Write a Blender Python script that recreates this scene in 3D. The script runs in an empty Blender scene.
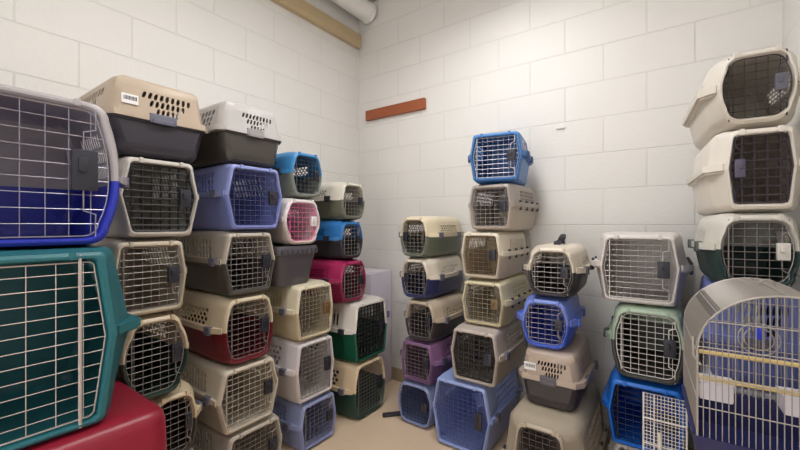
import bpy, bmesh, math, random
from mathutils import Vector, Matrix
random.seed(4)
PI = math.pi
S = bpy.context.scene
COL = S.collection

# ------------------------------------------------------------------ camera
F = 375.0
YAW = math.radians(35.55)
CH = 1.219
SY, CY = math.sin(YAW), math.cos(YAW)
cam_d = bpy.data.cameras.new('camera')
cam_d.sensor_width = 36.0
cam_d.lens = F / 800.0 * 36.0
cam_d.clip_start = 0.02
cam = bpy.data.objects.new('camera', cam_d)
COL.objects.link(cam)
cam.location = (0, 0, CH)
cam.rotation_euler = (PI / 2, 0, YAW)
S.camera = cam
S.view_settings.view_transform = 'Standard'
S.view_settings.look = 'None'
S.view_settings.gamma = 1.0
S.view_settings.use_curve_mapping = False
S.view_settings.exposure = 0.84


def ray(px):                       # horizontal direction of a photo column, per metre of depth
    r = (px - 400.0) / F
    return CY * r - SY, SY * r + CY


# ------------------------------------------------------------------ room sizes
XL, YB, XR, YF, ZC = -2.13, 2.38, 0.42, -1.1, 3.05


# ------------------------------------------------------------------ materials
def lin(c):
    c /= 255.0
    return c / 12.92 if c <= 0.04045 else ((c + 0.055) / 1.055) ** 2.4


MATS = {}


def plastic(rgb, rough=0.42, noise=0.06, metal=0.0, bump=0.15, scale=90.0):
    key = (rgb, rough, metal, noise)
    if key in MATS:
        return MATS[key]
    m = bpy.data.materials.new('plastic_%02x%02x%02x' % rgb)
    m.use_nodes = True
    nt = m.node_tree
    b = nt.nodes['Principled BSDF']
    col = [lin(v) for v in rgb]
    tc = nt.nodes.new('ShaderNodeTexCoord')
    n = nt.nodes.new('ShaderNodeTexNoise')
    n.inputs['Scale'].default_value = 14
    n.inputs['Detail'].default_value = 5
    mx = nt.nodes.new('ShaderNodeMix')
    mx.data_type = 'RGBA'
    mx.inputs['A'].default_value = [max(0, v * (1 - noise)) for v in col] + [1]
    mx.inputs['B'].default_value = [min(1, v * (1 + noise)) for v in col] + [1]
    nt.links.new(tc.outputs['Object'], n.inputs['Vector'])
    nt.links.new(n.outputs['Fac'], mx.inputs['Factor'])
    nt.links.new(mx.outputs['Result'], b.inputs['Base Color'])
    b.inputs['Roughness'].default_value = rough
    b.inputs['Metallic'].default_value = metal
    if bump:
        n2 = nt.nodes.new('ShaderNodeTexNoise')
        n2.inputs['Scale'].default_value = scale * 4
        bp = nt.nodes.new('ShaderNodeBump')
        bp.inputs['Strength'].default_value = bump
        bp.inputs['Distance'].default_value = 0.001
        nt.links.new(tc.outputs['Object'], n2.inputs['Vector'])
        nt.links.new(n2.outputs['Fac'], bp.inputs['Height'])
        nt.links.new(bp.outputs['Normal'], b.inputs['Normal'])
    MATS[key] = m
    return m


def block_wall(name, axis, shift, rgb=(225, 222, 217)):
    m = bpy.data.materials.new(name)
    m.use_nodes = True
    nt = m.node_tree
    b = nt.nodes['Principled BSDF']
    g = nt.nodes.new('ShaderNodeNewGeometry')
    sp = nt.nodes.new('ShaderNodeSeparateXYZ')
    nt.links.new(g.outputs['Position'], sp.inputs[0])
    ad = nt.nodes.new('ShaderNodeMath')
    ad.operation = 'ADD'
    ad.inputs[1].default_value = shift + 0.4064 * 20
    nt.links.new(sp.outputs[axis], ad.inputs[0])
    cb = nt.nodes.new('ShaderNodeCombineXYZ')
    nt.links.new(ad.outputs[0], cb.inputs[0])
    nt.links.new(sp.outputs['Z'], cb.inputs[1])
    br = nt.nodes.new('ShaderNodeTexBrick')
    br.inputs['Scale'].default_value = 1.0
    br.inputs['Brick Width'].default_value = 0.4064
    br.inputs['Row Height'].default_value = 0.2032
    br.inputs['Mortar Size'].default_value = 0.0042
    br.inputs['Mortar Smooth'].default_value = 0.5
    nt.links.new(cb.outputs[0], br.inputs['Vector'])
    n = nt.nodes.new('ShaderNodeTexNoise')
    n.inputs['Scale'].default_value = 3.0
    n.inputs['Detail'].default_value = 6
    nt.links.new(g.outputs['Position'], n.inputs['Vector'])
    c = [lin(v) for v in rgb]
    mx = nt.nodes.new('ShaderNodeMix')
    mx.data_type = 'RGBA'
    mx.inputs['A'].default_value = [v * 0.97 for v in c] + [1]
    mx.inputs['B'].default_value = [min(1, v * 1.03) for v in c] + [1]
    nt.links.new(n.outputs['Fac'], mx.inputs['Factor'])
    m2 = nt.nodes.new('ShaderNodeMix')
    m2.data_type = 'RGBA'
    m2.inputs['B'].default_value = [c[0] * 0.86, c[1] * 0.85, c[2] * 0.83, 1]
    nt.links.new(mx.outputs['Result'], m2.inputs['A'])
    # mortar lines strong in places, painted over in others
    n3 = nt.nodes.new('ShaderNodeTexNoise')
    n3.inputs['Scale'].default_value = 1.7
    nt.links.new(g.outputs['Position'], n3.inputs['Vector'])
    ml = nt.nodes.new('ShaderNodeMath')
    ml.operation = 'MULTIPLY'
    nt.links.new(br.outputs['Fac'], ml.inputs[0])
    nt.links.new(n3.outputs['Fac'], ml.inputs[1])
    nt.links.new(ml.outputs[0], m2.inputs['Factor'])
    nt.links.new(m2.outputs['Result'], b.inputs['Base Color'])
    b.inputs['Roughness'].default_value = 0.55
    fine = nt.nodes.new('ShaderNodeTexNoise')
    fine.inputs['Scale'].default_value = 60
    fine.inputs['Detail'].default_value = 4
    nt.links.new(g.outputs['Position'], fine.inputs['Vector'])
    hh = nt.nodes.new('ShaderNodeMath')
    hh.operation = 'MULTIPLY_ADD'
    hh.inputs[1].default_value = -1.6
    nt.links.new(br.outputs['Fac'], hh.inputs[0])
    nt.links.new(fine.outputs['Fac'], hh.inputs[2])
    bp = nt.nodes.new('ShaderNodeBump')
    bp.inputs['Strength'].default_value = 0.55
    bp.inputs['Distance'].default_value = 0.003
    nt.links.new(hh.outputs[0], bp.inputs['Height'])
    nt.links.new(bp.outputs['Normal'], b.inputs['Normal'])
    return m


def concrete(name, rgb, rgb2, rough=0.5, scale=3.0):
    m = bpy.data.materials.new(name)
    m.use_nodes = True
    nt = m.node_tree
    b = nt.nodes['Principled BSDF']
    g = nt.nodes.new('ShaderNodeNewGeometry')
    n = nt.nodes.new('ShaderNodeTexNoise')
    n.inputs['Scale'].default_value = scale
    n.inputs['Detail'].default_value = 8
    nt.links.new(g.outputs['Position'], n.inputs['Vector'])
    mx = nt.nodes.new('ShaderNodeMix')
    mx.data_type = 'RGBA'
    mx.inputs['A'].default_value = [lin(v) for v in rgb] + [1]
    mx.inputs['B'].default_value = [lin(v) for v in rgb2] + [1]
    nt.links.new(n.outputs['Fac'], mx.inputs['Factor'])
    nt.links.new(mx.outputs['Result'], b.inputs['Base Color'])
    b.inputs['Roughness'].default_value = rough
    return m


def wood(name, rgb, rgb2, axis='Y'):
    m = bpy.data.materials.new(name)
    m.use_nodes = True
    nt = m.node_tree
    b = nt.nodes['Principled BSDF']
    g = nt.nodes.new('ShaderNodeNewGeometry')
    mp = nt.nodes.new('ShaderNodeMapping')
    sc = [22, 22, 22]
    sc['XYZ'.index(axis)] = 1.3
    mp.inputs['Scale'].default_value = sc
    nt.links.new(g.outputs['Position'], mp.inputs['Vector'])
    n = nt.nodes.new('ShaderNodeTexNoise')
    n.inputs['Scale'].default_value = 2.2
    n.inputs['Detail'].default_value = 6
    nt.links.new(mp.outputs[0], n.inputs['Vector'])
    v = nt.nodes.new('ShaderNodeTexVoronoi')
    v.inputs['Scale'].default_value = 5.0
    nt.links.new(g.outputs['Position'], v.inputs['Vector'])
    rmp = nt.nodes.new('ShaderNodeValToRGB')
    rmp.color_ramp.elements[0].position = 0.09
    rmp.color_ramp.elements[0].color = (0.35, 0.35, 0.35, 1)
    rmp.color_ramp.elements[1].position = 0.17
    rmp.color_ramp.elements[1].color = (1, 1, 1, 1)
    nt.links.new(v.outputs['Distance'], rmp.inputs['Fac'])
    mx = nt.nodes.new('ShaderNodeMix')
    mx.data_type = 'RGBA'
    mx.inputs['A'].default_value = [lin(q) for q in rgb] + [1]
    mx.inputs['B'].default_value = [lin(q) for q in rgb2] + [1]
    nt.links.new(n.outputs['Fac'], mx.inputs['Factor'])
    mm = nt.nodes.new('ShaderNodeMix')
    mm.data_type = 'RGBA'
    mm.blend_type = 'MULTIPLY'
    mm.inputs['Factor'].default_value = 0.8
    nt.links.new(mx.outputs['Result'], mm.inputs['A'])
    nt.links.new(rmp.outputs['Color'], mm.inputs['B'])
    nt.links.new(mm.outputs['Result'], b.inputs['Base Color'])
    b.inputs['Roughness'].default_value = 0.6
    return m


def emitter(name, strength, rgb=(1, 0.995, 0.99)):
    m = bpy.data.materials.new(name)
    m.use_nodes = True
    nt = m.node_tree
    b = nt.nodes['Principled BSDF']
    b.inputs['Base Color'].default_value = (0.9, 0.9, 0.9, 1)
    b.inputs['Emission Color'].default_value = (*rgb, 1)
    b.inputs['Emission Strength'].default_value = strength
    return m


CHROME = plastic((146, 140, 137), 0.42, 0.02, 0.5, 0)
BLACKWIRE = plastic((20, 20, 24), 0.5, 0.02, 0.0, 0)
BROWNWIRE = plastic((52, 42, 46), 0.35, 0.02, 0.0, 0)
PINKWIRE = plastic((232, 92, 160), 0.4, 0.02, 0.0, 0)
WHITEWIRE = plastic((218, 214, 208), 0.4, 0.02, 0.0, 0)
BLUEWIRE = plastic((40, 60, 190), 0.4, 0.02, 0.0, 0)
DARK = plastic((44, 44, 54), 0.45)
GREYCLIP = plastic((100, 100, 116), 0.45)
STICKER = plastic((236, 234, 232), 0.5, 0.01, 0, 0)
INK = plastic((70, 70, 86), 0.5, 0.01, 0, 0)
WHITE = plastic((226, 222, 220), 0.4)


# ------------------------------------------------------------------ mesh helpers
def obj(name, bm, mats, parent=None, smooth=40, solid=0.0):
    me = bpy.data.meshes.new(name)
    bm.normal_update()
    bm.to_mesh(me)
    bm.free()
    if smooth:
        for p in me.polygons:
            p.use_smooth = True
        me.set_sharp_from_angle(angle=math.radians(smooth))
    for m in (mats if isinstance(mats, (list, tuple)) else [mats]):
        me.materials.append(m)
    o = bpy.data.objects.new(name, me)
    COL.objects.link(o)
    if parent:
        o.parent = parent
    if solid:
        s = o.modifiers.new('wall_thickness', 'SOLIDIFY')
        s.thickness = solid
        s.offset = -1.0
        s.use_rim = True
    return o


def tag(o, label=None, cat=None, group=None, kind=None):
    if label:
        o['label'] = label
    if cat:
        o['category'] = cat
    if group:
        o['group'] = group
    if kind:
        o['kind'] = kind
    return o


def thing(name, label, cat, loc, rz=0.0, group=None):
    o = bpy.data.objects.new(name, None)
    o.empty_display_size = 0.05
    COL.objects.link(o)
    o.location = loc
    o.rotation_euler = (0, 0, rz)
    return tag(o, label, cat, group)


def box(bm, c, s, bev=0.0, mat=0, rot=None):
    b2 = bmesh.new()
    bmesh.ops.create_cube(b2, size=1.0)
    bmesh.ops.scale(b2, vec=s, verts=b2.verts)
    if bev:
        bmesh.ops.bevel(b2, geom=list(b2.edges), offset=bev, segments=2, affect='EDGES', profile=0.6)
    if rot is not None:
        bmesh.ops.transform(b2, matrix=rot, verts=b2.verts)
    bmesh.ops.translate(b2, vec=c, verts=b2.verts)
    join(bm, b2, mat)


def join(bm, b2, mat=0):
    mp = {}
    for v in b2.verts:
        mp[v] = bm.verts.new(v.co)
    for f in b2.faces:
        nf = bm.faces.new([mp[v] for v in f.verts])
        nf.material_index = mat
    b2.free()


def tube(bm, pts, r, n=5, closed=False, cap=True, mat=0):
    pts = [Vector(p) for p in pts]
    N = len(pts)
    rings = []
    for i, p in enumerate(pts):
        if closed:
            d = pts[(i + 1) % N] - pts[i - 1]
        elif i == 0:
            d = pts[1] - p
        elif i == N - 1:
            d = p - pts[-2]
        else:
            d = (pts[i + 1] - p).normalized() + (p - pts[i - 1]).normalized()
        d.normalize()
        ref = Vector((0, 0, 1)) if abs(d.z) < 0.8 else Vector((0, 1, 0))
        a = d.cross(ref).normalized()
        b = d.cross(a).normalized()
        rings.append([bm.verts.new(p + (a * math.cos(2 * PI * k / n) + b * math.sin(2 * PI * k / n)) * r)
                      for k in range(n)])
    for i in range(N if closed else N - 1):
        A, B = rings[i], rings[(i + 1) % N]
        for k in range(n):
            f = bm.faces.new((A[k], A[(k + 1) % n], B[(k + 1) % n], B[k]))
            f.material_index = mat
    if cap and not closed:
        bm.faces.new(rings[0][::-1]).material_index = mat
        bm.faces.new(rings[-1]).material_index = mat


def half(w0, w1, z0, z1, rc, ns=5, na=5, bul=1.0):
    """half outline of a shell: from the left seam over the far edge to the right seam"""
    sg = 1 if z1 > z0 else -1
    rc = min(rc, w1 * 0.48, abs(z1 - z0) * 0.95)
    L = []
    ze = z1 - sg * rc
    for i in range(ns):
        t = i / (ns - 1)
        L.append((-(w0 / 2 + (w1 - w0) / 2 * t ** bul), z0 + (ze - z0) * t))
    for k in range(1, na + 1):
        a = PI / 2 * k / na
        L.append((-w1 / 2 + rc - rc * math.cos(a), ze + sg * rc * math.sin(a)))
    return L + [(-x, z) for x, z in reversed(L)]


VENTS = {
    'trap':  dict(v=(0.20, 0.98), rows=[(5, .27, .58, .31, .45, -.30), (7, .18, .67, .31, .45, -.30), (9, .08, .78, .31, .45, -.32)]),
    'dots':  dict(v=(0.16, 0.94), rows=[(7, .16, .82, .39, .42, 0), (8, .11, .87, .39, .42, 0), (7, .16, .82, .39, .42, 0), (8, .11, .87, .39, .42, 0)]),
    'slant': dict(v=(0.14, 0.94), rows=[(9, .10, .86, .30, .44, .34), (9, .12, .89, .30, .44, .34), (9, .14, .92, .30, .44, .34)]),
    'vert':  dict(v=(0.16, 0.90), rows=[(10, .10, .90, .31, .46, .12)]),
    'vert2': dict(v=(0.12, 0.92), rows=[(8, .08, .90, .32, .44, 0), (8, .08, .90, .32, .44, 0)]),
    'fan':   dict(v=(0.12, 0.94), rows=[(11, .06, .66, .30, .44, -.36), (10, .10, .76, .30, .44, -.14), (9, .18, .90, .30, .44, .34)]),
    'mesh':  dict(v=(0.10, 0.94), rows=[(11, .08, .91, .34, .44, .26), (11, .10, .93, .34, .44, .26), (11, .08, .91, .34, .44, .26), (11, .10, .93, .34, .44, .26)]),
    'none':  None,
}


def vent_panel(bm, A, B, C, D, pat, flip, th=0.0028):
    """flat shell panel A(bottom,u0) B(bottom,u1) C(top,u1) D(top,u0) pierced by rows of slots, with its own thickness"""
    A, B, C, D = map(Vector, (A, B, C, D))
    nrm = (B - A).cross(D - A).normalized()
    if flip:
        nrm = -nrm
    inn = nrm * -th

    def P(u, v):
        return (A * (1 - u) + B * u) * (1 - v) + (D * (1 - u) + C * u) * v

    def put(pts):
        vs = [bm.verts.new(p) for p in pts]
        bm.faces.new(vs[::-1] if flip else vs)
        vs = [bm.verts.new(p + inn) for p in pts]
        bm.faces.new(vs if flip else vs[::-1])

    def quad(u0, v0, u1, v1):
        put([P(u0, v0), P(u1, v0), P(u1, v1), P(u0, v1)])
    if not pat:
        quad(0, 0, 1, 1)
        return
    va, vb = pat['v']
    rows = pat['rows']
    quad(0, 0, 1, va)
    quad(0, vb, 1, 1)
    dv = (vb - va) / len(rows)
    for i, (n, ua, ub, hw, hh, sk) in enumerate(rows):
        v0, v1 = va + dv * i, va + dv * (i + 1)
        quad(0, v0, ua, v1)
        quad(ub, v0, 1, v1)
        du = (ub - ua) / n
        for j in range(n):
            u0 = ua + du * j
            cu, cv = u0 + du / 2, (v0 + v1) / 2
            o, h = [], []
            for (sx, sy) in ((1, 0), (1, 1), (0, 1), (-1, 1), (-1, 0), (-1, -1), (0, -1), (1, -1)):
                o.append(P(cu + sx * du / 2, cv + sy * dv / 2))
                q = 0.80 if sx and sy else 1.0
                y_ = sy * hh * q
                h.append(P(cu + (sx * hw * q + y_ * sk) * du, cv + y_ * dv))
            for k in range(8):
                k2 = (k + 1) % 8
                put([o[k], o[k2], h[k2], h[k]])
                vs = [bm.verts.new(p) for p in (h[k], h[k2], h[k2] + inn, h[k] + inn)]
                bm.faces.new(vs[::-1] if flip else vs)


def thicken(bm, th=0.0028):
    bm.normal_update()
    faces = list(bm.faces)
    inner = {v: bm.verts.new(v.co - v.normal * th) for v in list(bm.verts)}
    edges = [e for e in bm.edges if len(e.link_faces) == 1]
    for f in faces:
        bm.faces.new([inner[v] for v in reversed(f.verts)])
    for e in edges:
        l = e.link_loops[0]
        a, b = l.vert, l.link_loop_next.vert
        bm.faces.new((b, a, inner[a], inner[b]))


def shell(fm, H, L, W, zf, top, round_, vent, backvent, d, lip, feet=0.0):
    """one half of a pet carrier. y runs from the front (-L/2) to the back (+L/2)."""
    bm = bmesh.new()
    sg = 1 if top else -1
    Wb = W - 2 * lip
    far = H if top else 0.0
    wn = W * (0.80 if top else 0.77)
    fn = min(fm * (0.88 if round_ else 0.88), wn)
    rcB = 0.05 if round_ else 0.028
    rcF = 0.046 if round_ else 0.020
    bul = 2.2 if round_ else 1.0
    y5 = 0.085 + 0.02 * (W > 0.4)
    rim = 0.010
    dz = 0.028 if top else 0.026
    rings = []

    def R(y, w0, w1, inset, rc, b):
        rings.append([(x, y - L / 2, z) for x, z in half(w0, w1, zf, far - sg * inset, rc, bul=b)])
    R(0.030, fm - 2 * d, fn - 2 * d, dz, rcF * 0.8, bul)
    R(0.000, fm - 2 * d, fn - 2 * d, dz, rcF * 0.8, bul)
    R(-0.008, fm - 2 * d + 0.008, fn - 2 * d + 0.008, dz - 0.004, rcF * 0.82, bul)
    R(-0.008, fm - 0.012, fn - 0.012, rim + 0.008, rcF, bul)
    R(0.000, fm, fn, rim, rcF, bul)
    R(0.014, fm + 0.004, fn + 0.004, rim, rcF, bul)
    R(y5 * 0.55, fm + (Wb - fm) * 0.5, fn + (wn - fn) * 0.7, 0.002, (rcB + rcF) / 2, 1)
    R(y5, Wb, wn, 0.0, rcB, 1)
    R(L - 0.06, Wb, wn, 0.0, rcB, 1)
    R(L - 0.022, Wb - 0.012, wn - 0.014, 0.003, rcB, 1)
    R(L - 0.004, Wb - 0.05, wn - 0.055, 0.016, rcB, 1)
    ns = 5
    V = [[bm.verts.new(p) for p in r] for r in rings]
    n = len(V[0])
    iv = 7
    for i in range(len(V) - 1):
        for k in range(n - 1):
            if i == iv and (k < ns - 1 or k >= n - ns):
                continue
            vs = (V[i][k], V[i][k + 1], V[i + 1][k + 1], V[i + 1][k])
            bm.faces.new(vs if top else vs[::-1])
    r = rings[-1]
    cp = [V[-1][k] for k in range(ns - 1, n - ns + 1)]
    bm.faces.new(cp if top else cp[::-1])
    thicken(bm)
    a, b = rings[iv], rings[iv + 1]
    pv = VENTS[vent] if top else None
    vent_panel(bm, a[0], b[0], b[ns - 1], a[ns - 1], pv, top)
    vent_panel(bm, a[n - 1], b[n - 1], b[n - ns], a[n - ns], pv, not top)
    vent_panel(bm, r[0], r[n - 1], r[n - ns], r[ns - 1], VENTS[backvent] if top else None, top)
    # flange lip around both sides and the back
    t0, t1 = (-0.004, 0.019) if top else (-0.012, -0.0045)
    dn = 0.0 if top else 0.007
    inn = [(-fm / 2 + .002, 0.012), (-Wb / 2 + .003, y5), (-Wb / 2 + .003, L - .06), (-Wb / 2 + .03, L - .008)]
    out = [(-fm / 2 - .006 + dn * .6, 0.008 + dn), (-W / 2 + dn, y5 * 0.62 + dn * .5), (-W / 2 + dn, L - .03), (-W / 2 + .03, L + .008 - dn)]
    inn += [(-x, y) for x, y in reversed(inn)]
    out += [(-x, y) for x, y in reversed(out)]
    prev = None
    for (ix, iy), (ox, oy) in zip(inn, out):
        q = [bm.verts.new((ix, iy - L / 2, zf + t0)), bm.verts.new((ox, oy - L / 2, zf + t0)),
             bm.verts.new((ox, oy - L / 2, zf + t1)), bm.verts.new((ix, iy - L / 2, zf + t1))]
        if prev:
            for k in range(4):
                bm.faces.new((prev[k], q[k], q[(k + 1) % 4], prev[(k + 1) % 4])[::-1])
        else:
            bm.faces.new(q[::-1])
        prev = q
    bm.faces.new(prev)
    if top and backvent == 'none':
        # two shallow stacking ribs pressed into the front lip
        for s in (-1, 1):
            box(bm, (s * fn * 0.30, -L / 2 - 0.006, H - 0.018), (0.014, 0.012, 0.02), 0.003)
    return bm


def opening(fm, H, zf, round_, d, W):
    rcF = (0.046 if round_ else 0.020) * 0.8
    bul = 2.2 if round_ else 1.0
    ft = min(fm * (0.88 if round_ else 0.88), W * 0.80)
    fb = min(fm * (0.88 if round_ else 0.88), W * 0.77)
    t = half(fm - 2 * d, ft - 2 * d, zf, H - 0.028, rcF, bul=bul)
    b = half(fm - 2 * d, fb - 2 * d, zf, 0.026, rcF, bul=bul)
    return t + b[::-1][1:-1]


def span(poly, axis, c):
    hits = []
    n = len(poly)
    for i in range(n):
        p, q = poly[i], poly[(i + 1) % n]
        a, b = p[axis], q[axis]
        if (a <= c < b) or (b <= c < a):
            t = (c - a) / (b - a)
            hits.append(p[1 - axis] + t * (q[1 - axis] - p[1 - axis]))
    return (min(hits), max(hits)) if len(hits) >= 2 else None


def make_door(root, poly, L, kind, side, mat, blockmat, lw=1.0, sx=0.0275, sz=0.0235, blk=1.0):
    """kind: wire | plastic.  side: which side the latch sits on (+1 right seen from the front)"""
    y = -L / 2 + 0.004
    xs = [p[0] for p in poly]
    zs = [p[1] for p in poly]
    x0, x1, z0, z1 = min(xs), max(xs), min(zs), max(zs)
    cx, cz = (x0 + x1) / 2, (z0 + z1) / 2
    inner = [(cx + (x - cx) * 0.965, cz + (z - cz) * 0.965) for x, z in poly]
    bm = bmesh.new()
    rr = 0.00115 * lw
    if kind == 'plastic':
        tube(bm, [(x, y, z) for x, z in inner], 0.0045, 6, closed=True)
        nx, nz = max(5, round((x1 - x0) / 0.03)), max(6, round((z1 - z0) / 0.026))
        rv, rh = 0.0042, 0.0034
    else:
        tube(bm, [(x, y, z) for x, z in inner], 0.0020, 5, closed=True)
        nx, nz = max(4, round((x1 - x0) / sx)), max(6, round((z1 - z0) / sz))
        rv, rh = rr, rr
    for i in range(1, nx):
        x = x0 + (x1 - x0) * i / nx
        s = span(inner, 0, x)
        if s:
            tube(bm, [(x, y, s[0]), (x, y, s[1])], rv, 5, cap=False)
    for i in range(1, nz):
        z = z0 + (z1 - z0) * i / nz
        s = span(inner, 1, z)
        if s:
            tube(bm, [(s[0], y - rr * 1.6, z), (s[1], y - rr * 1.6, z)], rh, 5, cap=False)
    # hinge pin on the side opposite the latch
    hx = cx - side * (x1 - x0) * 0.40
    tube(bm, [(hx, y - 0.005, z0 - 0.005), (hx, y - 0.005, z1 + 0.006)], 0.0020, 6)
    door = obj('door', bm, mat, root)
    w, h = (x1 - x0), (z1 - z0)
    bx, bz = cx + side * w * 0.335, cz + h * 0.02
    bw, bh = min(0.042, w * 0.18) * blk, h * 0.27 * min(blk, 1.15)
    if not blk:
        b2 = bmesh.new()
        tube(b2, [(bx, y - .008, z0 - .012), (bx, y - .008, z1 + .014)], 0.004, 6)
        obj('latch_rod', b2, mat, door)
        return door
    b2 = bmesh.new()
    box(b2, (bx, y - 0.008, bz), (bw, 0.016, bh), 0.004)
    box(b2, (bx - side * bw * 0.12, y - 0.018, bz + bh * 0.12), (bw * 0.34, 0.008, bh * 0.34), 0.002)
    obj('latch_block', b2, blockmat, door)
    for sg, nm in ((1, 'latch_rod'), (-1, 'latch_rod')):
        b3 = bmesh.new()
        ze = z1 + 0.005 if sg > 0 else z0 - 0.005
        zm = bz + sg * (bh / 2 + (abs(ze - bz) - bh / 2) * 0.45)
        tube(b3, [(bx - side * .003, y - .008, bz + sg * bh * .45), (bx - side * .003, y - .008, zm - sg * .006),
                  (bx + side * bw * .42, y - .008, zm + sg * .004), (bx + side * bw * .42, y - .006, ze)], 0.0021, 6)
        obj(nm, b3, mat if mat not in (BLACKWIRE, BROWNWIRE) else DARK, door)
    return door


def make_carrier(label, loc, rz, W, L, H, fm, top, bot, door='wire', wire=None, block=None, style='hex', vent='slant',
                 zr=0.52, latch='clip', clip=None, side=1, backout=False, group=None, d=0.014, sticker=None, handle=None,
                 tilt=0.0, sx=0.0275, sz=0.0235, blk=1.0, decal=False):
    root = thing('pet_carrier', label, 'pet carrier', loc, rz, group)
    if tilt:
        root.rotation_euler = (0, tilt, rz)
    zf = H * zr
    rd = style == 'round'
    lip = 0.016
    tm, bmt = plastic(top), plastic(bot)
    bv = 'trap' if backout else 'none'
    obj('top_shell', shell(fm, H, L, W, zf, True, rd, vent, bv, d, lip), tm, root)
    obj('bottom_shell', shell(fm, H, L, W, zf, False, rd, vent, bv, d, lip), bmt, root)
    if door:
        make_door(root, opening(fm, H, zf, rd, d, W), L, door, side, wire or CHROME, block or DARK, sx=sx, sz=sz, blk=blk)
    y5 = 0.085 + 0.02 * (W > 0.4)
    cm = clip or GREYCLIP
    if latch == 'clip':
        for sx in (-1, 1):
            bm = bmesh.new()
            box(bm, (sx * (W / 2 - 0.002), -L / 2 + y5 * 0.62 + 0.026, zf + .006), (0.020, 0.048, 0.034), 0.004)
            box(bm, (sx * (W / 2 + 0.006), -L / 2 + y5 * 0.62 + 0.026, zf - 0.004), (0.008, 0.032, 0.020), 0.003)
            obj('side_latch', bm, cm, root)
            bm = bmesh.new()
            box(bm, (sx * (W / 2 - 0.002), L / 2 - 0.11, zf + .006), (0.018, 0.048, 0.034), 0.004)
            obj('side_latch', bm, cm, root)
    elif latch == 'bolt':
        for sx in (-1, 1):
            for q in (0.16, 0.40, 0.63, 0.86):
                bm = bmesh.new()
                x, y = sx * (W / 2 - 0.008), -L / 2 + L * q
                tube(bm, [(x, y, zf - 0.022), (x, y, zf + 0.026)], 0.0065, 8)
                box(bm, (x, y, zf + 0.024), (0.010, 0.022, 0.012), 0.003)
                obj('wing_bolt', bm, DARK, root)
    if backout:
        bm = bmesh.new()
        box(bm, (0, L / 2 + 0.005, zf + .006), (W * 0.25, 0.014, 0.036), 0.004)
        box(bm, (0, L / 2 + 0.010, zf - 0.004), (W * 0.20, 0.010, 0.018), 0.003)
        obj('back_latch', bm, cm, root)
    if sticker:
        bm = bmesh.new()
        if sticker == 'back':
            sx, sw, sh = W * 0.285, 0.052, 0.034
            z = zf + (H - zf) * 0.40
            box(bm, (sx, L / 2 - 0.0010, z), (sw, 0.003, sh), 0)
            for i in range(12):
                box(bm, (sx - sw * .38 + i * sw * .068, L / 2 + 0.0008, z + .003), (0.0014 + 0.0012 * (i % 3 == 0), 0.001, sh * .42), 0, 1)
            obj('barcode_sticker', bm, [STICKER, INK], root)
    if decal:
        bm = bmesh.new()
        ang = math.atan2((W - 2 * lip) / 2 - W * .40, H - .028 - zf)
        rot = Matrix.Rotation(-ang, 4, 'Y')
        t = .55
        x = (W - 2 * lip) / 2 * (1 - t) + W * .40 * t
        yy, z = -L / 2 + y5 + .055, zf + (H - .028 - zf) * t
        n = Vector((math.cos(ang), 0, math.sin(ang)))
        for k, (sy, sz_, mi) in enumerate(((.080, .070, 0), (.064, .054, 1), (.036, .040, 2), (.014, .03, 0))):
            box(bm, Vector((x, yy, z)) + n * (.001 + .0012 * k), (.002, sy, sz_), 0, mi, rot)
        obj('oval_decal', bm, [STICKER, plastic((70, 66, 150)), plastic((196, 60, 84))], root)
    if handle:
        bm = bmesh.new()
        hm = handle
        for yy in (-0.055, 0.055):
            box(bm, (0, yy, H + 0.008), (0.03, 0.024, 0.018), 0.004)
        pts = [(0, -0.055, H + .012), (0.012, -0.05, H + .030), (0.016, -0.03, H + .042), (0.016, 0.03, H + .042),
               (0.012, 0.05, H + .030), (0, 0.055, H + .012)]
        tube(bm, pts, 0.009, 8)
        obj('carry_handle', bm, hm, root)
    return root


# ------------------------------------------------------------------ placing carriers from measured columns
def zat(y, depth):
    return CH + (225.0 - y) * depth / F


def solve(wall, plane, pl, pr, yaw):
    """returns front centre (X, Y), frame width and camera depth for columns pl..pr on a wall-parallel plane turned by yaw"""
    pm = (pl + pr) / 2
    dx, dy = ray(pm)
    t = plane / dx if wall == 'L' else plane / dy
    c = Vector((dx * t, dy * t))
    base = PI / 2 if wall == 'L' else 0.0
    a = base + yaw
    e = Vector((math.cos(a), math.sin(a)))
    pts = []
    for p in (pl, pr):
        rx, ry = ray(p)
        # rx*k = c.x + e.x*s ; ry*k = c.y + e.y*s
        det = rx * (-e.y) + e.x * ry
        s = (rx * (-c.y) + ry * c.x) / (rx * e.y - ry * e.x)
        s = -s if False else s
        pts.append(s)
    w = abs(pts[1] - pts[0])
    mid = c + e * ((pts[0] + pts[1]) / 2)
    depth = mid.x * (-SY) + mid.y * CY
    return mid, w, depth, a


def stack(wall, group, rows, z=0.0):
    for r in rows:
        r = dict(r)
        yaw = math.radians(r.pop('yaw', 0))
        plane, pl, pr, yt = r.pop('p'), r.pop('pl'), r.pop('pr'), r.pop('yt')
        ex, L = r.pop('ex', 0.09), r.pop('L', 0.46)
        side_shift = r.pop('sh', 0.0)
        H = r.pop('H', None)
        mid, w, depth, a = solve(wall, plane, pl, pr, yaw)
        zt = z + H if H else zat(yt, depth)
        H = zt - z
        back = Vector((-math.sin(a), math.cos(a)))         # direction from the front into the carrier
        ctr = mid + back * (L / 2)
        rz = a
        fm = r.pop('fm', w * 1.05)
        W = r.pop('W', w + ex)
        if r.get('backout'):
            rz = a + PI
        make_carrier(loc=(ctr.x, ctr.y, z), rz=rz, W=W, L=L, H=H, fm=fm, group=group, **r)
        print('CARRIER %-60s W%.2f fm%.2f H%.2f z%.2f' % (r['label'][:60], W, fm, H, z))
        z = zt
    return z


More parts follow.
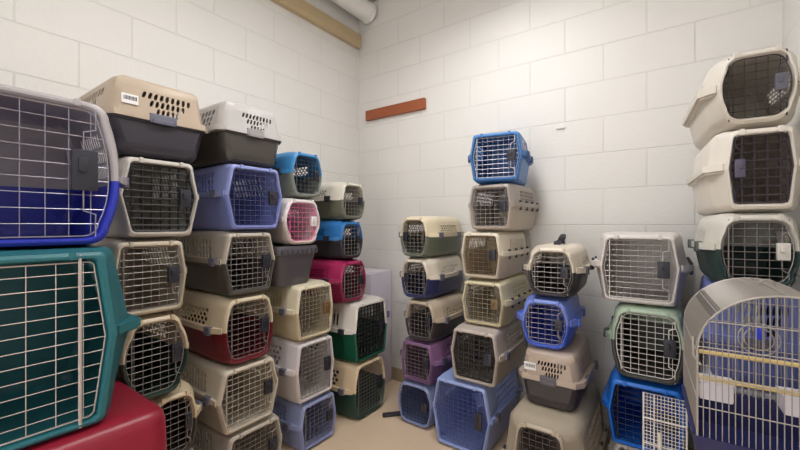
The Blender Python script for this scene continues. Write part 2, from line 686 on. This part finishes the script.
GL = 'pet carriers stacked along the left wall'
GB = 'pet carriers stacked along the back wall'
CREAM, BEIGE, TAUPE = (222, 208, 184), (205, 188, 164), (180, 164, 150)

# ---- stack against the left wall by the corner
stack('L', GL, [
    dict(p=-1.56, pl=355, pr=384, yt=359, L=.52, ex=.08, top=(214, 192, 160), bot=(32, 66, 58), style='round', vent='dots',
         label='beige and dark green pet carrier on the floor nearest the corner'),
    dict(p=-1.56, pl=355, pr=386, yt=300, L=.52, ex=.08, top=(218, 212, 204), bot=(18, 84, 62), style='hex', vent='vert', wire=BLACKWIRE, door='plastic', sx=.02, sz=.06, clip=DARK,
         label='white pet carrier with bright green base and black barred door'),
    dict(p=-1.60, pl=341, pr=365, yt=260, L=.44, ex=.10, top=(158, 34, 84), bot=(122, 22, 62), style='round', vent='dots', clip=DARK,
         label='magenta pet carrier below a blue and black one'),
    dict(p=-1.62, pl=341, pr=362, yt=220.5, L=.42, ex=.09, top=(44, 112, 176), bot=(46, 44, 50), style='round', vent='dots', clip=DARK,
         label='blue topped pet carrier with black base sitting on the magenta one'),
    dict(p=-1.62, pl=342, pr=364, yt=182, L=.42, ex=.09, top=(208, 202, 188), bot=(112, 114, 98), style='round', vent='dots', clip=DARK,
         label='cream and olive pet carrier topmost of the stack nearest the corner'),
])
# ---- third stack
TOPZ = stack('L', GL, [
    dict(p=-1.577, pl=301, pr=335, yt=397, L=.50, ex=.06, top=(146, 156, 196), bot=(134, 144, 190), style='hex', vent='mesh',
         label='slate blue pet carrier on the floor under a white one'),
    dict(p=-1.577, pl=297, pr=333, yt=338, L=.50, ex=.06, top=(220, 213, 215), bot=(206, 197, 194), style='hex', vent='dots',
         label='white pet carrier with silver door between slate blue and khaki ones'),
    dict(p=-1.577, pl=297, pr=332, yt=283, L=.50, ex=.06, top=(222, 212, 186), bot=(204, 189, 156), style='hex', vent='vert', block=plastic((120, 92, 60)),
         label='khaki cream pet carrier with a row of tall slots under a grey tub'),
])
mid, w, depth, a = solve('L', -1.60, 272, 312, 0)
ztub = zat(246, depth)


def make_tub(x, y, z, h):
    root = thing('plastic_tub', 'dark grey plastic tub under the white carrier with the pink door', 'tub', (x, y, z), PI / 2)
    bm = bmesh.new()
    rings = []
    for (zz, wx, ly, rc) in ((0.012, .21, .34, .03), (0.0, .215, .35, .04), (0.012, .225, .362, .045), (h - .05, .265, .42, .05), (h - .045, .280, .435, .05),
                             (h - .012, .283, .44, .05), (h, .275, .43, .045), (h, .258, .412, .04), (0.012, .215, .352, .035)):
        ring = []
        for (sx, sy, a0) in ((1, 1, 0), (-1, 1, 90), (-1, -1, 180), (1, -1, 270)):
            for k in range(5):
                aa = math.radians(a0 + 90 * k / 4)
                ring.append(bm.verts.new((sx * (wx / 2 - rc) + rc * math.cos(aa), sy * (ly / 2 - rc) + rc * math.sin(aa), zz)))
        rings.append(ring)
    n = len(rings[0])
    for i in range(len(rings) - 1):
        for k in range(n):
            bm.faces.new((rings[i][k], rings[i][(k + 1) % n], rings[i + 1][(k + 1) % n], rings[i + 1][k]))
    bm.faces.new(rings[0][::-1])
    bm.faces.new(rings[-1])
    obj('tub_body', bm, plastic((84, 80, 86)), root)
    for i in range(8):
        t = (i - 3.5) / 3.5
        for c_, s_ in (((t * .11, -.438 / 2, h - .028), (.012, .008, .026)), ((-.282 / 2, t * .18, h - .028), (.008, .012, .026))):
            bm = bmesh.new()
            box(bm, c_, s_, .002)
            obj('rim_rib', bm, plastic((70, 67, 74)), root)


make_tub(-1.60 - .20, mid.y + .032, TOPZ, ztub - TOPZ)
stack('L', GL, [
    dict(p=-1.58, pl=285, pr=319, yt=198, L=.42, ex=.025, top=(222, 214, 212), bot=(204, 192, 184), style='round', vent='dots', wire=PINKWIRE, block=WHITE,
         clip=WHITE, label='white pet carrier with a pink wire door'),
    dict(p=-1.60, pl=292, pr=321, yt=152, L=.44, ex=.06, top=(62, 132, 186), bot=(130, 134, 122), style='round', vent='dots', clip=DARK, wire=plastic((70, 72, 84), .4, .02, 0, 0),
         label='bright blue and sage grey pet carrier on top of the pink doored one'),
], ztub)
# ---- second stack
stack('L', GL, [
    dict(p=-1.575, pl=227, pr=281, yt=424, L=.50, ex=.05, top=(188, 180, 168), bot=(176, 168, 156), style='hex', vent='slant',
         label='grey beige pet carrier on the floor under a taupe one'),
    dict(p=-1.575, pl=219, pr=277, yt=362, L=.50, ex=.025, top=(206, 196, 178), bot=(194, 183, 166), style='hex', vent='slant',
         wire=plastic((196, 188, 176), .4, .02, .2, 0), label='all taupe pet carrier below the cream and red one'),
    dict(p=-1.575, pl=225, pr=272, yt=295, L=.50, ex=.07, top=(212, 196, 168), bot=(110, 26, 38), style='round', vent='dots',
         label='cream pet carrier with a dark red base'),
    dict(p=-1.575, pl=224, pr=274, yt=231, L=.50, ex=.02, top=(184, 174, 160), bot=(80, 76, 70), style='hex', vent='slant',
         label='grey taupe pet carrier with dark base under the periwinkle one'),
    dict(p=-1.575, pl=227, pr=281, yt=165, L=.50, ex=.03, top=(142, 152, 206), bot=(130, 140, 202), style='hex', vent='slant',
         wire=plastic((60, 62, 96), .4, .02, 0, 0), label='periwinkle blue pet carrier below a grey lidded one turned backwards'),
    dict(p=-1.575, pl=226, pr=280, yt=105, L=.50, fm=.20, W=.345, top=(190, 186, 184), bot=(66, 62, 56), vent='slant', backout=True, zr=.50,
         clip=plastic((150, 147, 146)), label='light grey lidded pet carrier turned backwards, on top of periwinkle one'),
])
# ---- first stack
stack('L', GL, [
    dict(p=-1.60, pl=150, pr=196, yt=430, H=.285, L=.46, W=.26, fm=.2, top=(150, 146, 140), bot=(110, 108, 104), style='hex', vent='slant',
         label='grey pet carrier lowest behind the red bin'),
    dict(p=-1.585, pl=152, pr=196, yt=392, L=.48, W=.26, top=(214, 196, 164), bot=(74, 66, 60), style='round', vent='dots',
         label='cream pet carrier with brown black base half hidden by the red bin'),
    dict(p=-1.57, pl=122, pr=187, yt=315, L=.50, ex=.005, top=(208, 190, 162), bot=(40, 60, 52), style='round', vent='dots',
         label='cream pet carrier with black green base beside the teal kennel'),
    dict(p=-1.57, pl=113, pr=185, yt=239, L=.50, ex=.05, top=(196, 184, 164), bot=(188, 176, 154), style='hex', vent='slant',
         label='beige pet carrier with thin silver door under the black doored one'),
    dict(p=-1.57, pl=120, pr=197, yt=158, L=.50, ex=.025, top=(204, 198, 190), bot=(192, 184, 174), style='hex', vent='slant', door='plastic', wire=BLACKWIRE, sx=.016, sz=.026,
         label='pale grey pet carrier with black plastic grid door'),
    dict(p=-1.57, pl=119, pr=200, yt=83, L=.56, fm=.22, W=.375, top=(188, 170, 150), bot=(50, 46, 54), vent='fan', backout=True, zr=.48, sticker='back',
         label='tan lidded pet carrier turned backwards with a white barcode sticker'),
])

# ---- the two big kennels in the left foreground on a red bin
ZR = 0.668


def red_bin():
    bm = bmesh.new()
    prof = [(0.0, .54, .60, .06), (0.02, .555, .625, .065), (ZR - .20, .54, .615, .06), (ZR - .04, .522, .606, .055), (ZR - .018, .51, .596, .055),
            (ZR - .005, .49, .576, .05), (ZR, .462, .548, .045), (ZR, .2, .2, .03)]
    rings = []
    for (zz, wx, ly, rc) in prof:
        ring = []
        for (sx, sy, a0) in ((1, 1, 0), (-1, 1, 90), (-1, -1, 180), (1, -1, 270)):
            for k in range(7):
                aa = math.radians(a0 + 90 * k / 6)
                ring.append(bm.verts.new((sx * (wx / 2 - rc) + rc * math.cos(aa), sy * (ly / 2 - rc) + rc * math.sin(aa), zz)))
        rings.append(ring)
    n = len(rings[0])
    for i in range(len(rings) - 1):
        for k in range(n):
            bm.faces.new((rings[i][k], rings[i][(k + 1) % n], rings[i + 1][(k + 1) % n], rings[i + 1][k]))
    bm.faces.new(rings[0][::-1])
    bm.faces.new(rings[-1])
    o = obj('plastic_bin', bm, plastic((140, 28, 48), .36))
    o.location = (-1.480, .219, 0)
    tag(o, 'dark red plastic bin standing under the teal kennel', 'bin')


red_bin()
make_carrier('large teal pet carrier with silver wire door on the red bin', (-1.27 - .22, .186, ZR), PI / 2, .59, .44, 1.155 - ZR, .43,
             (40, 104, 112), (36, 99, 107), style='hex', vent='mesh', zr=.50, latch=None, d=.022, group=GL, sx=.056, sz=.036, blk=0, wire=plastic((196, 184, 178), .4, .02, .4, 0))
make_carrier('large dark blue pet carrier with grey rounded top on the teal one', (-1.35 - .21, .215, 1.155), PI / 2, .51, .42, .425, .43,
             (170, 164, 166), (42, 54, 170), style='round', vent='fan', zr=.46, latch='clip', d=.020, group=GL, sx=.052, sz=.043, blk=1.4, clip=plastic((112, 110, 122)),
             wire=plastic((170, 166, 178), .3, .02, .8, 0))

# ---- back wall, first stack
stack('B', GB, [
    dict(p=1.90, pl=399, pr=431, yt=382.5, L=.42, ex=.065, top=(138, 148, 186), bot=(124, 136, 180), style='round', vent='slant', wire=BLACKWIRE,
         label='slate blue pet carrier with dark door on the floor under a purple one'),
    dict(p=1.90, pl=402, pr=432, yt=341, L=.42, ex=.09, top=(134, 98, 136), bot=(112, 78, 116), style='hex', vent='slant', clip=DARK,
         label='purple pet carrier with silver door'),
    dict(p=1.90, pl=406, pr=434, yt=300, L=.42, ex=.09, top=(186, 170, 150), bot=(62, 56, 58), style='round', vent='slant', side=1,
         label='taupe pet carrier with black base below the navy based one'),
    dict(p=1.90, pl=402, pr=428, yt=258, L=.43, ex=.10, top=(214, 204, 188), bot=(48, 54, 98), style='round', vent='fan', side=-1,
         label='cream pet carrier with navy blue base and fan shaped vents'),
    dict(p=1.90, pl=401, pr=427, yt=216, L=.43, ex=.10, top=(222, 208, 180), bot=(108, 116, 102), style='round', vent='dots', side=-1,
         label='cream pet carrier with green grey base topmost in stack beside the white box'),
])
# ---- back wall, second stack
stack('B', GB, [
    dict(p=1.83, pl=434, pr=489, yt=381, L=.52, ex=.035, top=(152, 170, 220), bot=(142, 160, 216), style='hex', vent='mesh', wire=plastic((74, 78, 116), .4, .02, 0, 0),
         label='large periwinkle pet carrier on the floor under the black doored taupe one'),
    dict(p=1.83, pl=452, pr=497, yt=329, L=.50, ex=.05, top=(190, 178, 170), bot=(178, 166, 154), style='hex', vent='dots', door='plastic', wire=BLACKWIRE, sx=.016, sz=.026,
         label='taupe pet carrier with solid looking black barred door'),
    dict(p=1.90, pl=463, pr=503, yt=280, L=.44, ex=.07, top=(210, 200, 168), bot=(196, 184, 150), style='hex', vent='slant', block=plastic((120, 100, 70)), latch='bolt',
         label='khaki yellow pet carrier with silver door below the cream one'),
    dict(p=1.90, pl=462, pr=500, yt=231, L=.44, ex=.07, top=(222, 212, 194), bot=(196, 182, 164), style='hex', vent='vert', latch='bolt', wire=plastic((120, 100, 70), .4, .02, .3, 0),
         label='cream pet carrier with wing bolts along its seam under a grey framed one'),
    dict(p=1.90, pl=470, pr=511, yt=183, L=.44, ex=.07, top=(168, 158, 152), bot=(178, 166, 152), style='hex', vent='mesh', latch='bolt', block=DARK, wire=plastic((150, 146, 146), .4, .02, .6, 0),
         label='grey taupe pet carrier holding up the top blue one'),
    dict(p=1.90, pl=471, pr=521, yt=131, yaw=10, L=.36, ex=.05, top=(70, 126, 188), bot=(60, 112, 176), style='hex', vent='mesh', decal=True, latch='clip', clip=plastic((44, 76, 128)), wire=plastic((190, 190, 196), .35, .02, .7, 0),
         label='medium blue pet carrier topmost of its stack high on the back wall'),
])
# ---- back wall, third stack
stack('B', GB, [
    dict(p=1.60, pl=514, pr=566, yt=424, L=.62, ex=.17, top=(178, 166, 146), bot=(166, 154, 136), style='round', vent='slant', wire=plastic((96, 90, 96), .4, .02, .4, 0), latch='bolt', zr=.42,
         label='large khaki taupe pet carrier on the floor under backwards turned one'),
    dict(p=1.75, pl=522, pr=577, yt=352, L=.42, W=.285, fm=.18, top=(184, 166, 152), bot=(62, 56, 56), vent='dots', backout=True, zr=.48, sticker='back', clip=plastic((92, 88, 96)),
         label='taupe lidded pet carrier turned backwards under the bright blue one'),
    dict(p=1.77, pl=523, pr=568, yt=298, L=.40, ex=.07, yaw=4, top=(116, 138, 220), bot=(66, 96, 204), style='round', vent='vert', clip=plastic((70, 96, 200)),
         label='bright violet blue pet carrier with silver wire door'),
    dict(p=1.77, pl=529, pr=574, yt=246, L=.40, ex=.08, yaw=2, top=(216, 206, 188), bot=(50, 46, 48), style='round', vent='slant', handle=DARK, clip=plastic((70, 68, 82)),
         label='cream and black pet carrier with a dark carry handle on top'),
])
# ---- back wall, fourth stack
stack('B', GB, [
    dict(p=1.90, pl=612, pr=674, yt=452, H=.275, L=.42, W=.28, fm=.22, top=(204, 198, 190), bot=(196, 190, 184), style='hex', vent='dots',
         label='white pet carrier on the floor under the vivid blue one'),
    dict(p=1.85, pl=609, pr=684, yt=383, L=.48, ex=.07, top=(22, 108, 206), bot=(18, 100, 200), style='hex', vent='slant', wire=BLACKWIRE, block=BLACKWIRE, latch=None,
         label='vivid sky blue pet carrier with black wire door'),
    dict(p=1.85, pl=613, pr=684, yt=308, L=.46, ex=.07, top=(168, 186, 162), bot=(66, 66, 62), style='round', vent='slant', wire=WHITEWIRE, clip=DARK,
         label='pale sage green pet carrier with black base'),
    dict(p=1.88, pl=601, pr=679, yt=233, L=.42, ex=.10, top=(212, 206, 202), bot=(200, 193, 189), style='hex', vent='slant', latch='bolt', wire=plastic((190, 184, 180), .35, .02, .6, 0),
         label='light grey pet carrier with ear like flange on top of the sage one'),
])
# ---- back wall, right hand stack
stack('B', GB, [
    dict(p=1.66, pl=726, pr=790, yt=440, H=.34, L=.52, W=.29, fm=.20, top=(126, 136, 182), bot=(118, 128, 176), style='hex', vent='slant',
         label='dusty blue pet carrier at the floor behind the bird cage'),
    dict(p=1.66, pl=726, pr=790, yt=365, H=.35, L=.52, W=.29, fm=.22, top=(212, 212, 226), bot=(60, 84, 190), style='round', vent='vert', wire=BLUEWIRE, block=BLUEWIRE,
         label='white and blue pet carrier with blue door seen through the cage bars'),
    dict(p=1.64, pl=726, pr=790, yt=290, L=.52, W=.29, fm=.20, top=(112, 126, 190), bot=(98, 112, 180), vent='vert2', backout=True, zr=.45,
         label='blue pet carrier turned backwards seen through the top of the cage'),
    dict(p=1.60, pl=719, pr=799, yt=212, L=.37, W=.275, d=.011, yaw=4, top=(204, 200, 190), bot=(40, 62, 60), style='round', vent='vert', block=plastic((214, 208, 200)), latch='clip', clip=plastic((70, 78, 78)),
         label='grey white pet carrier with dark green base just above the bird cage'),
    dict(p=1.62, pl=727, pr=797, yt=125, L=.52, W=.275, yaw=4, top=(226, 219, 208), bot=(216, 208, 196), style='hex', vent='none', wire=BROWNWIRE, door='plastic', side=-1, block=plastic((84, 78, 98)), latch=None, d=.010,
         label='cream white pet carrier with smoky brown door, second from top at right'),
    dict(p=1.62, pl=720, pr=796, yt=47, L=.50, W=.285, yaw=4, top=(212, 205, 194), bot=(204, 196, 182), style='round', vent='dots', wire=BROWNWIRE, block=plastic((98, 96, 108)), latch=None, d=.010,
         label='cream pet carrier with brown door topmost in the right hand stack'),
])


# ------------------------------------------------------------------ bird cage
def bird_cage():
    wx, dy = .335, .355
    zb, zs = .69, .905              # tray top, arch spring
    rise = .150
    zbase = .58
    root = thing('bird_cage', 'barrel topped white wire bird cage with dark blue tray at the right edge', 'bird cage', (.06 + wx / 2 - .012, 1.21 + dy / 2, zbase), math.radians(2.5))
    o = -zbase
    bm = bmesh.new()
    rings = []
    for (zz, w_, l_, rc) in ((.006, wx - .05, dy - .05, .02), (0, wx - .03, dy - .03, .02), (.02, wx - .02, dy - .02, .02), (zb - zbase, wx + .012, dy + .012, .02),
                             (zb - zbase, wx - .004, dy - .004, .018), (.012, wx - .035, dy - .035, .015)):
        ring = []
        for (sx, sy, a0) in ((1, 1, 0), (-1, 1, 90), (-1, -1, 180), (1, -1, 270)):
            for k in range(4):
                aa = math.radians(a0 + 30 * k)
                ring.append(bm.verts.new((sx * (w_ / 2 - rc) + rc * math.cos(aa), sy * (l_ / 2 - rc) + rc * math.sin(aa), zz)))
        rings.append(ring)
    n = len(rings[0])
    for i in range(len(rings) - 1):
        for k in range(n):
            bm.faces.new((rings[i][k], rings[i][(k + 1) % n], rings[i + 1][(k + 1) % n], rings[i + 1][k]))
    bm.faces.new(rings[0][::-1])
    bm.faces.new(rings[-1])
    obj('cage_tray', bm, plastic((38, 42, 92), .35), root)

    wire = plastic((176, 170, 163), .38, .02, .35, 0)
    hx = wx / 2 - .004

    def top(x):
        return zs + rise * math.sqrt(max(0, 1 - (x / hx) ** 2)) + o
    # arch bars side to side
    bm = bmesh.new()
    N = 40
    for i in range(N + 1):
        y = -dy / 2 + dy * i / N
        pts = [(-hx, y, zb + o), (-hx, y, zs + o)]
        for k in range(1, 16):
            a = PI - PI * k / 16
            pts.append((hx * math.cos(a), y, zs + rise * math.sin(a) + o))
        pts += [(hx, y, zs + o), (hx, y, zb + o)]
        tube(bm, pts, 
             .00095, 4, cap=False)
    obj('barrel_bars', bm, plastic((150, 144, 137), .42, .02, .35, 0), root)
    for nm, y in (('front_bars', -dy / 2), ('back_bars', dy / 2)):
        bm = bmesh.new()
        M = 27
        for i in range(1, M):
            x = -hx + 2 * hx * i / M
            tube(bm, [(x, y, zb + o), (x, y, top(x))], .0012, 5, cap=False)
        for zz in (zb + .075, zb + .15, zs + .01, zs + .075):
            xx = hx if zz <= zs else hx * math.sqrt(max(0, 1 - ((zz - zs) / rise) ** 2))
            tube(bm, [(-xx, y - .003, zz + o), (xx, y - .003, zz + o)], .0016, 5)
        obj(nm, bm, wire, root)
        bm = bmesh.new()
        pts = [(-hx, y, zb + o), (-hx, y, zs + o)] + [(hx * math.cos(PI - PI * k / 24), y, zs + rise * math.sin(PI * k / 24) + o) for k in range(1, 24)] + [(hx, y, zs + o), (hx, y, zb + o)]
        tube(bm, pts, .0028, 6)
        obj('arch_rim', bm, wire, root)
    bm = bmesh.new()
    for zz in (zs, zb + .10):
        for s in (-1, 1):
            tube(bm, [(s * (hx + .002), -dy / 2, zz + o), (s * (hx + .002), dy / 2, zz + o)], .0018, 5)
    for ang in (40, 90, 140):
        a = math.radians(ang)
        tube(bm, [(hx * math.cos(a), -dy / 2, zs + rise * math.sin(a) + o + .002), (hx * math.cos(a), dy / 2, zs + rise * math.sin(a) + o + .002)], .0016, 5)
    obj('side_rails', bm, wire, root)
    pw = plastic((214, 190, 128), .55)
    for (yy, zz) in ((-dy / 2 + .035, .893), (-dy / 2 + .012, .834)):
        bm = bmesh.new()
        tube(bm, [(-hx + .001, yy, zz + o), (hx - .001, yy, zz + o)], .0055, 10)
        obj('perch', bm, pw, root)
    for sx, yy in ((-hx + .040, -dy / 2 + .05), (.032, -dy / 2 + .05)):
        bm = bmesh.new()
        box(bm, (sx, yy, .797 + o), (.068, .055, .045), .006)
        box(bm, (sx, yy, .821 + o), (.074, .061, .006), .002)
        obj('feeder_cup', bm, plastic((222, 218, 228), .35), root)
    bm = bmesh.new()
    for rr in (.042, .03):
        tube(bm, [(-.02 + rr * math.cos(2 * PI * k / 20), -.02, .915 + rr * math.sin(2 * PI * k / 20) + o) for k in range(20)], .0016, 5, closed=True)
    tube(bm, [(-.02, -.02, .957 + o), (-.02, -.02, top(-.02))], .0014, 5)
    obj('swing_ring', bm, wire, root)
    bm = bmesh.new()
    box(bm, (-.02, -.02, .93 + o), (.016, .016, .03), .003)
    obj('swing_toy', bm, plastic((40, 60, 200)), root)
    bm = bmesh.new()
    tube(bm, [(.0 + .018 * math.cos(PI * k / 8), 0, zs + rise + .002 + .016 * math.sin(PI * k / 8) + o) for k in range(9)], .002, 6)
    obj('hanging_loop', bm, wire, root)
    bm = bmesh.new()
    tube(bm, [(-hx - .004, -dy / 2 + .05, zs + .02 + o), (-hx - .006, -dy / 2 + .02, zs - .02 + o), (-hx + .006, -dy / 2 - .004, zs - .035 + o)], .003, 6)
    obj('door_hook', bm, wire, root)
    # crate carrying the cage, below the picture's edge
    r2 = thing('storage_crate', 'grey plastic crate carrying the bird cage', 'crate', (.06 + wx / 2 + .004, 1.21 + dy / 2, 0), math.radians(2.5))
    bm = bmesh.new()
    box(bm, (0, 0, .275), (.27, .30, .55), .012)
    obj('crate_body', bm, plastic((104, 104, 110)), r2)
    bm = bmesh.new()
    box(bm, (0, 0, .565), (.29, .32, .03), .008)
    obj('crate_lid', bm, plastic((90, 90, 96)), r2)


bird_cage()


# ------------------------------------------------------------------ white wire grate leaning beside the cage
def grate():
    root = thing('wire_grate', 'white wire grate leaning upright beside the bird cage tray', 'grate', (-.009, 1.455, 0), math.radians(0))
    root.rotation_euler = (math.radians(-5), 0, math.radians(0))
    w, h = .116, .655
    bm = bmesh.new()
    x0, x1 = -w / 2, w / 2
    tube(bm, [(x0, 0, .003), (x0, 0, h), (x1, 0, h), (x1, 0, .003)], .003, 6, closed=True)
    obj('grate_frame', bm, WHITEWIRE, root)
    bm = bmesh.new()
    for i in range(1, 12):
        x = x0 + w * i / 12
        tube(bm, [(x, 0, .003), (x, 0, h)], .0011, 4, cap=False)
    k = int(h / .011)
    for i in range(1, k):
        tube(bm, [(x0, -.002, h * i / k), (x1, -.002, h * i / k)], .0011, 4, cap=False)
    obj('grate_wires', bm, WHITEWIRE, root)
    bm = bmesh.new()
    for zz in (h - .08, h - .16, h - .3):
        tube(bm, [(x0, -.004, zz), (x1, -.004, zz)], .0024, 5)
    tube(bm, [(x0 + .03, -.004, .003), (x0 + .03, -.004, h)], .0024, 5)
    obj('grate_brace', bm, WHITEWIRE, root)
    bm = bmesh.new()
    tube(bm, [(x0 + .046, -.010, h - .22), (x0 + .046, -.010, h - .115)], .006, 8)
    obj('grate_peg', bm, plastic((222, 216, 200)), root)


grate()


# ------------------------------------------------------------------ tall white box by the corner
def white_box():
    root = thing('white_box', 'tall white box standing in the corner behind the carriers', 'box', (-1.93, 2.225, 0))
    bm = bmesh.new()
    box(bm, (0, 0, .43), (.34, .25, .86), .006)
    obj('box_body', bm, plastic((214, 208, 220), .55), root)
    bm = bmesh.new()
    box(bm, (0, .03, .863), (.338, .18, .006), .001)
    obj('box_flap', bm, plastic((222, 218, 224), .55), root)
    bm = bmesh.new()
    box(bm, (.171, .08, .53), (.002, .03, .05), 0)
    obj('box_mark', bm, plastic((126, 120, 170), .55), root)


white_box()


# ------------------------------------------------------------------ wood, pipe and small wall items
bm = bmesh.new()
box(bm, (XL + .02, (YB - .012 + YF + .02) / 2, 2.752), (.038, YB - YF - .04, .112), .003)
o = obj('wooden_beam', bm, wood('pine', (200, 180, 144), (182, 158, 120), 'Y'))
tag(o, 'long pale pine beam fixed high on the left wall', 'beam')
bm = bmesh.new()
box(bm, (-1.745, YB - .015, 2.119), (.57, .030, .080), .003)
o = obj('wooden_board', bm, wood('redwood', (168, 94, 56), (140, 72, 42), 'X'))
tag(o, 'short reddish brown board fixed to the back wall near the corner', 'board')
bm = bmesh.new()
for (x0_, x1_) in ((YF + .02, YB - .02),):
    tube(bm, [(0, x0_, 0), (0, x1_, 0)], .078, 20)
o_root = thing('ceiling_pipe', 'white insulated pipe running under the ceiling into the corner', 'pipe', (XL + .128, 0, 2.958))
obj('pipe_wrap', bm, plastic((234, 231, 227), .6, .06), o_root)
for yy in (2.345, 1.9, .9, -.1):
    bm = bmesh.new()
    tube(bm, [(0, yy - .012, 0), (0, yy + .012, 0)], .084, 20)
    obj('pipe_band', bm, plastic((238, 235, 231), .6), o_root)
bm = bmesh.new()
box(bm, (-.52, YB - .006, 1.80), (.05, .010, .014), .002)
o = obj('wall_bracket', bm, WHITE)
tag(o, 'tiny white bracket fixed on the back wall right of the blue carrier', 'bracket')
bm = bmesh.new()
box(bm, (-1.43, 1.92, .012), (.13, .028, .022), .006, rot=Matrix.Rotation(math.radians(48), 3, 'Z').to_4x4())
o = obj('black_strip', bm, DARK)
tag(o, 'small black plastic strip lying on the floor by slate blue carrier', 'strip')


# ------------------------------------------------------------------ the room
def struct(name, c, s, m):
    bm = bmesh.new()
    box(bm, c, s)
    o = obj(name, bm, m, smooth=0)
    o['kind'] = 'structure'
    return o


T = .12
wl = block_wall('painted_block_left', 'Y', -.12)
wb = block_wall('painted_block_back', 'X', .092)
cx, cy = (XL + XR) / 2, (YB + YF) / 2
struct('wall_left', (XL - T / 2, cy, ZC / 2), (T, YB - YF + 2 * T, ZC), wl)
struct('wall_back', (cx, YB + T / 2, ZC / 2), (XR - XL, T, ZC), wb)
struct('wall_right', (XR + T / 2, cy, ZC / 2), (T, YB - YF + 2 * T, ZC), wl)
DX0, DX1, DZ = -1.25, -.15, 2.15        # unseen doorway added behind the camera, lets world light in as fill
bm = bmesh.new()
for (a_, b_, z0_, z1_) in ((XL, DX0, 0, ZC), (DX1, XR, 0, ZC), (DX0, DX1, DZ, ZC)):
    box(bm, ((a_ + b_) / 2, YF - T / 2, (z0_ + z1_) / 2), (b_ - a_, T, z1_ - z0_))
obj('wall_front', bm, wb, smooth=0)['kind'] = 'structure'
bm = bmesh.new()
for x_ in (DX0 + .02, DX1 - .02):
    box(bm, (x_, YF - T / 2, DZ / 2), (.04, T + .04, DZ), .004)
box(bm, ((DX0 + DX1) / 2, YF - T / 2, DZ - .02), (DX1 - DX0, T + .04, .04), .004)
obj('trim_1', bm, plastic((120, 110, 104)))['kind'] = 'structure'
struct('floor', (cx, cy, -T / 2), (XR - XL + 2 * T, YB - YF + 2 * T, T), concrete('floor_paint', (240, 214, 184), (222, 196, 168), .38))
struct('ceiling', (cx, cy, ZC + T / 2), (XR - XL + 2 * T, YB - YF + 2 * T, T), concrete('ceiling_paint', (222, 220, 218), (212, 210, 208), .8))
tan = concrete('baseboard_paint', (178, 160, 136), (168, 150, 126), .5)
struct('baseboard_back', (cx, YB - .004, .049), (XR - XL, .008, .098), tan)
struct('baseboard_left', (XL + .004, cy, .049), (.008, YB - YF - .02, .098), tan)


# ------------------------------------------------------------------ ceiling lamps
def lamp(x, y, sx, sy, strength, label, drop=0.0):
    root = thing('ceiling_light', label, 'ceiling light', (x, y, ZC - .06 - drop))
    bm = bmesh.new()
    box(bm, (0, 0, .04), (sx + .03, sy + .03, .04), .004)
    obj('lamp_housing', bm, WHITE, root)
    for q in ((-1, 1) if drop else ()):
        bm = bmesh.new()
        tube(bm, [(0, q * sy * .4, .058), (0, q * sy * .4, .06 + drop)], .006, 8)
        obj('hanging_rod', bm, WHITE, root)
    bm = bmesh.new()
    box(bm, (0, 0, .008), (sx, sy, .024), .004)
    obj('lamp_diffuser', bm, emitter('lamp_glow', strength), root)


lamp(-.80, 1.22, .45, 1.2, 7.4, 'long fluorescent ceiling light over the middle of the room', .30)
lamp(-.4, -.3, .6, 1.2, 2.6, 'added fill light at the ceiling behind the camera', .1)  # added lamp out of view, brightens the fronts facing the camera

w = bpy.data.worlds.new('world')
S.world = w
w.use_nodes = True
w.node_tree.nodes['Background'].inputs[0].default_value = (1, 0.985, 0.97, 1)
w.node_tree.nodes['Background'].inputs[1].default_value = 2.0  # fill light coming in through the added doorway
